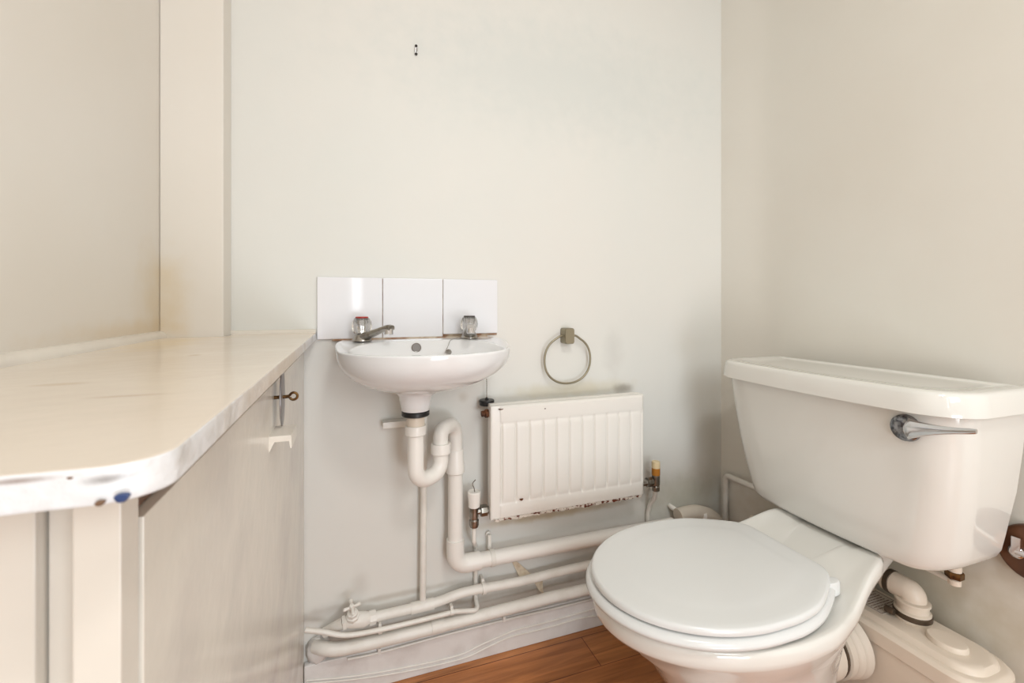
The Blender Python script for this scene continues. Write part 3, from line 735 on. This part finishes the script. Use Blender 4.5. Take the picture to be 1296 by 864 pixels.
# small heating pipe that sags and rises to the radiator valve
hp_ = thing('heating_pipe', 'thin painted heating pipe sagging then rising to the left radiator valve', 'heating pipe', pw(520, 790, 1.14))
XV = PY(600, 655, 1.128).x
bm = NB(); pts = smooth([pw(386, 797, 1.128), pw(409, 799.5, 1.126), pw(436, 803.5, 1.125), pw(470, 799, 1.127), pw(525, 786.5, 1.130), pw(572, 774.5, 1.133)], 6)
ptA = pts + fillet([pw(576, 773.5, 1.134), Vector((XV+.012, 1.134, .152)), Vector((XV+.016, 1.1725, .160)), Vector((XV+.016, 1.1725, .30)), Vector((XV, 1.128, .335)), Vector((XV, 1.128, .374))], .014)
tube(bm, ptA, .0058, 12); obj('run', bm, M['pipe'], hp_)
for px_, py_ in ((481, 797), (572, 774)):
    q = pw(px_, py_, 1.133); bm = NB(); tube(bm, [q+Vector((-.004, 0, 0)), q+Vector((.004, 0, 0))], .0082, 12); box(bm, q+Vector((-.0035, .002, -.006)), q+Vector((.0035, .046, .012)), .001); obj('pipe_clip', bm, M['pipe'], hp_)
# large low pipe resting over the baseboard
lpz = thing('return_pipe', 'thick painted pipe just above the baseboard, lowest of the wall pipes', 'pipe', (.3, 1.142, .10))
bm = NB(); tube(bm, smooth([pw(399, 817, 1.165), pw(412, 820.5, 1.146), pw(432, 820.5, 1.140), pw(482, 810, 1.140), pw(560, 791, 1.141), pw(650, 768, 1.142), pw(735, 747, 1.142), Vector((.98, 1.142, .118))], 6), .0148, 18); obj('run', bm, M['pipe'], lpz)
q = pw(554, 792, 1.141); bm = NB(); tube(bm, [q+Vector((-.016, 0, 0)), q+Vector((.016, 0, 0))], .0165, 18); obj('coupling', bm, M['pipe'], lpz)
# thin cable clipped under it
cb = thing('clipped_cable', 'thin painted cable clipped along baseboard top below the thick pipe', 'cable', (.3, 1.158, .09))
bm = NB(); tube(bm, smooth([pw(440, 834, 1.158), pw(482, 825, 1.158), pw(560, 804, 1.158), pw(640, 784, 1.158), pw(700, 770, 1.158), pw(760, 755, 1.158)], 4), .0030, 8); obj('cable', bm, M['pipe'], cb)
for px_, py_ in ((480, 824), (638, 783)):
    q = pw(px_, py_, 1.157); bm = NB(); box(bm, q+Vector((-.004, -.004, -.006)), q+Vector((.004, .006, .008)), .0015); obj('cable_clip', bm, M['plastic'], cb)
for k, (lab, pts) in enumerate((('upper of two thin painted cables curving up across the baseboard face', [(388, 861), (450, 855), (520, 843), (580, 829), (610, 815), (640, 802), (655, 796.5), (700, 785), (770, 765)]),
                              ('lower of two thin painted cables curving across the baseboard face', [(388, 864.5), (450, 859), (520, 848), (585, 833), (618, 818), (645, 806), (665, 801), (700, 792), (735, 782), (770, 777)]))):
    bm = NB(); tube(bm, smooth([pw(x, y, 1.1605) for x, y in pts], 5), .0021, 8)
    tag(obj('skirting_cable', bm, M['pipe']), lab, 'cable', 'cables on the baseboard')
# ragged plaster lump where the pipes enter beside the cupboard
bm = NB()
random.seed(5)
c_ = pw(402, 824, 1.167); rings = []
for k in range(7):
    t = k/6; r = .034*math.cos(t*PI/2*.95)
    rings.append([c_ + Vector((r*math.cos(a)*.8*random.uniform(.85, 1.1), -.022*math.sin(t*PI/2) + .010, r*math.sin(a)*random.uniform(.85, 1.1))) for a in [2*PI*j/18 for j in range(18)]])
loft(bm, rings); tag(obj('plaster_lump', bm, M['skirting']), 'ragged lump of painted filler where the low pipes meet the cupboard', 'filler')
# torn lining paper hanging between the pipes
def flap(pts, curl, label):
    bm = NB(); P_ = [Vector(p) for p in pts]; rings = []
    n = 6
    for i in range(n+1):
        t = i/n; a = P_[0].lerp(P_[3], t); b = P_[1].lerp(P_[2], t); o = Vector((0, -curl*t*t, 0))
        rings.append([a+o, b+o, b+o+Vector((0, .0008, 0)), a+o+Vector((0, .0008, 0))])
    loft(bm, rings)
    return tag(obj('peeling_paper', bm, M['paper']), label, 'peeling paper', 'torn lining paper')
flap([pw(648, 711, 1.177), pw(654, 710, 1.177), pw(673, 726, 1.177), pw(657, 729, 1.177)], .010, 'torn tan paper strip peeling between waste pipe and water pipe')
flap([pw(675, 735, 1.177), pw(687, 732, 1.177), pw(686, 748, 1.177), pw(681, 745, 1.177)], .012, 'torn white paper tip peeling between water pipe and thick low pipe')

# ------------------------------------------------------------------ radiator
rad = thing('radiator', 'small white flat-panel radiator with rusty lower edge on the back wall', 'radiator', (.565, 1.12, .394))
RY = 1.105; RX0 = PY(621, 560, RY).x; RX1 = PY(815, 560, RY).x; RZ0, RZ1 = .393, .686
nf = 11; fx0 = RX0 + .030; fx1 = RX1 - .008; pitch = (fx1-fx0)/nf
xs = [RX0, RX0+.0015, RX0+.006, fx0-.006, fx0-.004]
for i in range(nf):
    for t in (0, .03, .07, .12, .18, .5, .82, .88, .93, .97): xs.append(fx0+pitch*(i+t))
xs += [fx1, RX1-.004, RX1-.0015, RX1]
zs2 = [RZ0, RZ0+.0015, RZ0+.006, RZ0+.034, RZ0+.038, RZ0+.044, RZ0+.052, RZ0+.060] + [RZ1-.062, RZ1-.056, RZ1-.050, RZ1-.044, RZ1-.040, RZ1-.006, RZ1-.0015, RZ1]
def dep(x, z):
    e_ = min(x-RX0, RX1-x, z-RZ0, RZ1-z)
    y = RY + (.004 if e_ < 1e-6 else (.0012 if e_ < .002 else 0))
    if x < fx0-.0045 or x > fx1+.002: return y
    m = sstep(RZ0+.036, RZ0+.054, z)*sstep(RZ1-.042, RZ1-.058, z)
    t = ((x-fx0)/pitch) % 1.0
    tt = min(t, 1-t)
    fl = .0030 - .0050*sstep(.0, .10, tt) - .0012*sstep(.08, .5, tt)     # narrow groove between raised ribs
    band = -.0040*sstep(RZ1-.042, RZ1-.039, z) - .0030*sstep(RZ0+.038, RZ0+.035, z)
    if e_ < .002: band = 0
    return y + m*fl + band
bm = NB(); grid = [[bm.verts.new((x, dep(x, z), z)) for x in xs] for z in zs2]
for j in range(len(zs2)-1):
    for i in range(len(xs)-1): bm.faces.new((grid[j][i], grid[j][i+1], grid[j+1][i+1], grid[j+1][i]))
nx = len(xs); bk = [[bm.verts.new((x, RY+.016, z)) for x in (RX0, RX1)] for z in (RZ0, RZ1)]
bm.faces.new([bk[0][0], bk[0][1], bk[1][1], bk[1][0]])
bm.faces.new([g for g in grid[0]] + [bk[0][1], bk[0][0]]); bm.faces.new([g for g in reversed(grid[-1])] + [bk[1][0], bk[1][1]])
bm.faces.new([grid[j][0] for j in range(len(zs2)-1, -1, -1)] + [bk[0][0], bk[1][0]]); bm.faces.new([grid[j][-1] for j in range(len(zs2))] + [bk[1][1], bk[0][1]])
obj('front_panel', bm, M['radiator'], rad, sharp=50)
bm = NB(); box(bm, (RX0+.002, RY+.0165, RZ0+.004), (RX1-.002, RY+.034, RZ1+.002), .003); obj('back_panel', bm, M['radiator'], rad)
bm = NB(); random.seed(8); xx = RX0+.012
rr = []
while xx < RX1-.004:
    rr.append([Vector((xx, RY-.001, RZ0-random.uniform(.0015, .006))), Vector((xx, RY-.0018, RZ0+random.uniform(.0012, .005))), Vector((xx, RY+.012, RZ0+.001)), Vector((xx, RY+.012, RZ0-.002))]); xx += random.uniform(.003, .007)
loft(bm, rr); obj('rusted_seam', bm, M['rust_paint'], rad)
for x_ in (RX0+.09, RX1-.09):
    bm = NB(); box(bm, (x_-.012, RY+.033, RZ0+.05), (x_+.012, 1.1795, RZ1-.05), .002); obj('wall_bracket', bm, M['radiator'], rad)
for px_, py_, rx, rz in ((660, 632, .0045, .0035), (634, 518, .006, .0018), (690, 517, .002, .0014)):
    p = PY(px_, py_, RY-.0035 if py_ > 600 else RY-.0045); bm = NB()
    loft(bm, [[p + Vector((rx*k*math.cos(a)*(1+.3*math.sin(3*a)), y, rz*k*math.sin(a)*(1+.3*math.cos(2*a)))) for a in [2*PI*j/12 for j in range(12)]] for k, y in ((1, .004), (1, -.0004), (.5, -.0008))])
    obj('rust_spot', bm, M['rust'], rad)
# bleed valve at the top left
bv = PY(616, 523, 1.128); bm = NB()
lathe(bm, [(.010, 0), (.0115, .002), (.0115, .009), (.008, .011), (.008, .018)], (RX0+.001, bv.y, bv.z), (-1, 0, 0), 6)
lathe(bm, [(.0075, .017), (.0075, .019)], (RX0+.001, bv.y, bv.z), (-1, 0, 0), 12); obj('air_plug', bm, M['rust'], rad)
# left thermostatic valve
vb = Vector((XV, 1.128, 0)); zb = .430
bm = NB(); lathe(bm, [(.0062, .372), (.0105, .374), (.0125, .380), (.0125, .392), (.0095, .395), (.0115, .400), (.0115, .432), (.009, .434)], vb, (0, 0, 1), 18)
val = obj('radiator_valve', bm, M['dull_chrome'], rad)
zvc = PY(615, 645, 1.128).z
bm = NB(); lathe(bm, [(.0085, 0), (.0085, .010), (.0150, .011), (.0155, .013), (.0155, .026), (.0145, .028), (.010, .029), (.010, .05)], (XV+.006, 1.128, zvc), (1, 0, 0), 8)
obj('union_nut', bm, M['dull_chrome'], val)
bm = NB(); lathe(bm, [(.0125, .425), (.0150, .427), (.0165, .452), (.0172, .456), (.0172, .464), (.0155, .466), (.0145, .463)], vb, (0, 0, 1), 24); capo = obj('valve_cap', bm, M['plastic'], val)
bm = NB(); p = vb + Vector((.002, 0, .464)); tube(bm, smooth([p, p+Vector((-.003, -.002, .012)), p+Vector((-.006, 0, .022)), p+Vector((.002, 0, .031))], 5), .0011, 6); obj('cap_tie', bm, M['band'], capo)
# right lockshield valve
vr = PY(830, 600, 1.128); vx = vr.x
bm = NB(); lathe(bm, [(.0075, .388), (.0115, .390), (.0115, .402), (.009, .404), (.0120, .408), (.0120, .436), (.010, .438)], (vx, 1.128, 0), (0, 0, 1), 18); val2 = obj('radiator_valve', bm, M['dull_chrome'], rad)
bm = NB(); lathe(bm, [(.008, 0), (.008, .008), (.014, .009), (.0145, .011), (.0145, .026), (.0095, .028), (.0095, .052)], (vx-.006, 1.128, .418), (-1, 0, 0), 8); obj('union_nut', bm, M['dull_chrome'], val2)
bm = NB(); lathe(bm, [(.0115, .4365), (.0125, .438), (.0125, .458)], (vx, 1.128, 0), (0, 0, 1), 20); cap2 = obj('valve_cap', bm, M['amber2'], val2)
bm = NB(); lathe(bm, [(.0125, .458), (.0125, .474), (.0115, .477), (.006, .478)], (vx, 1.128, 0), (0, 0, 1), 20); obj('cap_top', bm, M['amber'], cap2)
bm = NB(); tube(bm, [(vx, 1.128, .395), (vx+.002, 1.136, .365), (vx+.003, 1.160, .335), (vx+.003, 1.171, .30), (vx+.003, 1.171, .162)], .0066, 12)
tag(obj('radiator_tail_pipe', bm, M['pipe']), 'short vertical painted pipe below the right radiator valve', 'pipe')

# ------------------------------------------------------------------ towel ring and hook
tc_ = PY(719, 424, YB)
tr = thing('towel_ring', 'chrome towel ring with square mount on the back wall above radiator', 'towel ring', tc_)
tc_ = PY(720, 425, 1.155)
def rrect(c, w, h, r, y, n=5):
    out = []
    for sx, sz, a0 in ((1, 1, 0), (-1, 1, PI/2), (-1, -1, PI), (1, -1, 1.5*PI)):
        for k in range(n+1):
            a = a0+PI/2*k/n; out.append(Vector((c.x+sx*(w-r)+r*math.cos(a), y, c.z+sz*(h-r)+r*math.sin(a))))
    return out
bm = NB(); w, h = .0150, .0225
loft(bm, [rrect(tc_, w, h, .007, YB-.0005), rrect(tc_, w, h, .007, 1.150), rrect(tc_, w-.0015, h-.0015, .006, 1.1475)])
mt = obj('mount', bm, M['bronze'], tr)
bm = NB()
rc2 = Vector((tc_.x-.001, 1.160, tc_.z-.068))
pts = [rc2 + Vector((.0725*math.copysign(abs(math.cos(a))**.92, math.cos(a)), 0, .0675*math.copysign(abs(math.sin(a))**.92, math.sin(a)))) for a in [R(122) + R(296)*k/30 for k in range(31)]]
left = Vector((tc_.x-.013, 1.160, tc_.z)); right = Vector((tc_.x+.013, 1.160, tc_.z))
path = smooth([left, left+Vector((-.012, 0, -.0005))] + pts + [right+Vector((.012, 0, -.0005)), right], 4)
tube(bm, path, .0030, 12); obj('ring', bm, M['bronze'], tr)
hk = PY(527, 62, 1.172)
hook = thing('wall_hook', 'tiny metal hook screwed high on the back wall', 'hook', hk)
bm = NB(); loft(bm, [rrect(hk, .0042, .0135, .004, YB-.0005), rrect(hk, .0042, .0135, .004, 1.1775), rrect(hk, .0034, .0127, .0034, 1.1768)]); hb = obj('plate', bm, M['chrome'], hook)
for dz in (.0105, -.0105):
    bm = NB(); lathe(bm, [(.0034, 0), (.0034, .0015), (.002, .0024)], (hk.x, 1.1770, hk.z+dz), (0, -1, 0), 12); obj('screw', bm, M['dark'], hb)
bm = NB(); tube(bm, smooth([(hk.x+.0012, 1.177, hk.z+.004), (hk.x+.0012, 1.170, hk.z-.002), (hk.x+.0012, 1.166, hk.z-.008), (hk.x+.0012, 1.162, hk.z-.004)], 5), .0016, 8); obj('prong', bm, M['chrome'], hook)

# ------------------------------------------------------------------ corner pipework behind the toilet
p0 = Vector((1.150, PX(920, 620, 1.150).y, 0)); 
zt_ = PX(921, 602, 1.150).z
bm = NB(); tube(bm, fillet([(1.150, 1.152, .115), (1.150, 1.152, zt_), (1.158, .98, zt_), (1.160, .86, zt_)], .016, 6), .0085, 14)
cpp = tag(obj('cistern_supply_pipe', bm, M['pipe']), 'painted pipe rising in the back right corner and turning behind the cistern', 'pipe')
w0, w1 = PY(862, 652, 1.135), PY(915, 655, 1.135)
wcon = thing('waste_connector', 'grey white waste bend lying in the corner behind the toilet pan', 'waste connector', (w0.x+.06, 1.135, w0.z-.03))
bm = NB(); tube(bm, smooth([w0+Vector((-.012, 0, .0)), w0+Vector((.03, 0, .003)), w0+Vector((.07, 0, -.002)), w0+Vector((.12, -.004, -.025)), w0+Vector((.15, -.008, -.075))], 6), [.022]*25, 20); obj('bend', bm, M['rubber'], wcon)
bm = NB(); q = PY(886, 651, 1.135); lathe(bm, [(.0225, 0), (.0242, .001), (.0242, .012), (.0225, .013)], q+Vector((-.006, 0, .001)), (1, 0, -.05), 24); obj('collar', bm, M['plastic'], wcon)
bm = NB(); q = PY(848, 641, 1.175); tube(bm, smooth([q+Vector((0, .003, .003)), q+Vector((0, -.010, .002)), q+Vector((.008, -.020, -.006)), q+Vector((.02, -.010, -.03)), q+Vector((.025, -.009, -.06))], 5), .0075, 12)
tag(obj('overflow_stub', bm, M['pipe']), 'thin cream pipe stub bending out of the wall behind the pan', 'pipe')

# ------------------------------------------------------------------ toilet roll holder on the right wall
rh = PX(1313, 701, XR); rhd = thing('toilet_roll_holder', 'brown round toilet roll holder with chrome arm at the right edge', 'toilet roll holder', (XR, rh.y, rh.z))
cen = Vector((XR, rh.y, rh.z)); bm = NB(); rad_ = .052
lathe(bm, [(rad_, 0.0005), (rad_, .010), (rad_*.96, .014), (rad_*.86, .017)], cen, (-1, 0, 0), 40); obj('backplate', bm, M['brown_wood'], rhd)
bm = NB(); a = PX(1287, 698, XR-.024); lathe(bm, [(.0115, 0), (.0120, .002), (.0115, .010), (.008, .012)], (XR-.0165, a.y, a.z), (-1, 0, 0), 20)
post = obj('post', bm, M['chrome'], rhd)
bm = NB(); box(bm, (XR-.029, a.y-.007, a.z-.002), (XR-.019, a.y+.007, a.z+.028), .0015); obj('lug', bm, M['chrome'], post)
bm = NB(); tube(bm, [(XR-.024, a.y+.001, a.z), (XR-.024, a.y-.06, a.z)], .006, 14); obj('bar', bm, M['chrome'], post)

# ------------------------------------------------------------------ ceiling lamp behind the camera
cl = thing('ceiling_lamp', 'round flush ceiling lamp', 'lamp', (LAMP[0], LAMP[1], ZC))
bm = NB(); lathe(bm, [(.15, ZC-.001), (.16, ZC-.01), (.16, ZC-.03), (.15, ZC-.032)], (LAMP[0], LAMP[1], 0), (0, 0, 1), 36); obj('lamp_base', bm, M['plastic'], cl)
bm = NB(); lathe(bm, [(.148, ZC-.033), (.148, ZC-.05), (.12, ZC-.075), (.05, ZC-.085)], (LAMP[0], LAMP[1], 0), (0, 0, 1), 36); obj('diffuser', bm, M['diffuser'], cl)
